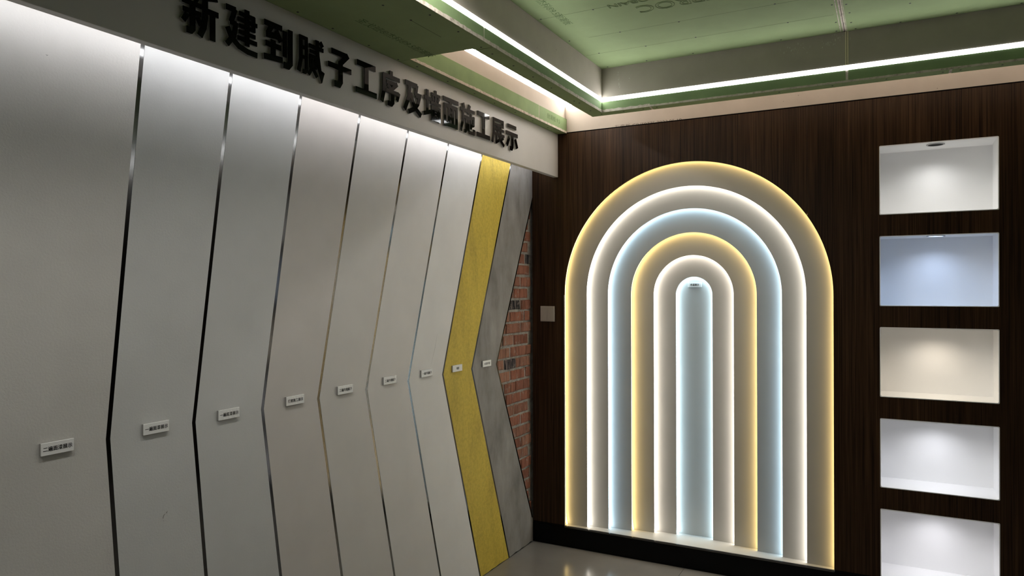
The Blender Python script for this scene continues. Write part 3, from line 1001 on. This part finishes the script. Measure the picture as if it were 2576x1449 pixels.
for pts, z in ((SOFF, ZR), (TRAY, ZC)):
    for x, y in pts:
        link('screw_head', SM, ceil, (x, y, z - 0.0003))
DOWN = Vector((0, 0, -1))
put_text('printed_text', '圣戈班®杰科®9.5耐潮板', 0.040, (0.304, -1.652, ZR - 0.0003), (0, 1, 0), (1, 0, 0), M['print'], ceil, width=0.415)
put_text('printed_text', '圣戈班®杰科®9.5耐潮板', 0.040, (0.648, -1.185, ZC - 0.0003), (0, 1, 0), (1, 0, 0), M['print'], ceil, width=0.43)
put_text('printed_text', 'SAINT-GOBAIN', 0.045, (1.03, -1.068, ZC - 0.0006), (-1, 0, 0), (0, 1, 0), M['print'], ceil, outline=0.0005, width=0.36)
put_text('printed_text', 'GYPROC', 0.10, (1.13, -0.985, ZC - 0.0006), (-1, 0, 0), (0, 1, 0), M['print'], ceil, outline=0.0006, width=0.38)
put_text('printed_text', '耐潮板 9.5', 0.030, (LX + 0.0004, -0.17, 2.330), (0, 1, 0), (0, 0, 1), M['print'], ceil, width=0.16)

# white gypsum smears on the beam face
rs = random.Random(5)
bm = bmesh.new()
for cx, cz, n, sx, sz in ((1.425, 2.452, 26, 0.055, 0.018), (1.57, 2.458, 16, 0.05, 0.012), (1.60, 2.47, 14, 0.03, 0.015), (0.635, 2.44, 6, 0.006, 0.03), (0.64, 2.40, 8, 0.004, 0.03), (0.69, 2.43, 3, 0.003, 0.01)):
    for _ in range(n):
        x, z = rs.gauss(cx, sx * 0.6), min(rs.gauss(cz, sz * 0.6), ZC - 0.012)
        w, h = rs.uniform(0.002, 0.009), rs.uniform(0.0015, 0.011)
        t = rs.uniform(-0.5, 0.5)
        bm.faces.new([bm.verts.new((x + a * w * 0.45 + b * t * 0.004, BY1 - 0.0003, z + b * h)) for a, b in ((0, 0), (1, 0.2), (1.1, 0.9), (0.3, 1))])
o = finish(bm, 'gypsum_smears', M['smear'], ceil)
o['kind'] = 'stuff'

# ------------------------------------------------------------------ line lamps in the ceiling
def line_lamp(name, runs, mt, lab, loc, house):
    root = empty(name, loc)
    for a, b in house:
        box('aluminium_channel', a, b, M['steel_housing'], root)
    for a, b in runs:
        box('diffuser', a, b, mt, root)
    tag(root, lab, 'light')
    return root
line_lamp('line_lamp',
          [((BX1 - 0.004, ROOM_Y + 0.3, ZL0 + 0.0006), (BX1 + 0.0008, BY1, ZL1 - 0.0006)), ((BX1 - 0.004, BY1 - 0.0008, ZL0 + 0.0006), (ROOM_X - 0.1, BY1 + 0.004, ZL1 - 0.0006))],
          M['led_ring'], 'bright white L-shaped line lamp let into the inner face of the ceiling tray', (BX1, BY1, ZL0),
          [((BX1 - T, ROOM_Y + 0.3, ZL0), (BX1 - 0.004, BY1, ZL1)), ((BX1 - T, BY1 + 0.004, ZL0), (ROOM_X - 0.1, BY1 + T, ZL1))])
PX = LX - T
line_lamp('line_lamp',
          [((PX + 0.0001, -1.464, 2.4375), (PX + 0.0009, 0.0038, 2.468)), ((PX + 0.0009, 0.0031, 2.4375), (ROOM_X - 0.1, 0.0039, 2.468))],
          M['led_slot'], 'white line lamp inside the narrow ceiling slot above the header board', (PX, -0.003, 2.4375), [])

# added fill spots, unseen under the tray ceiling, brightening the lower left wall
for y in (-1.95, -2.55, -3.15, -3.75, -4.35):
    downlamp('fill_lamp', (0.70, y, ZC - 0.02), P_FILL, (1.0, 0.97, 0.93), 168, 0.4, 0.05)
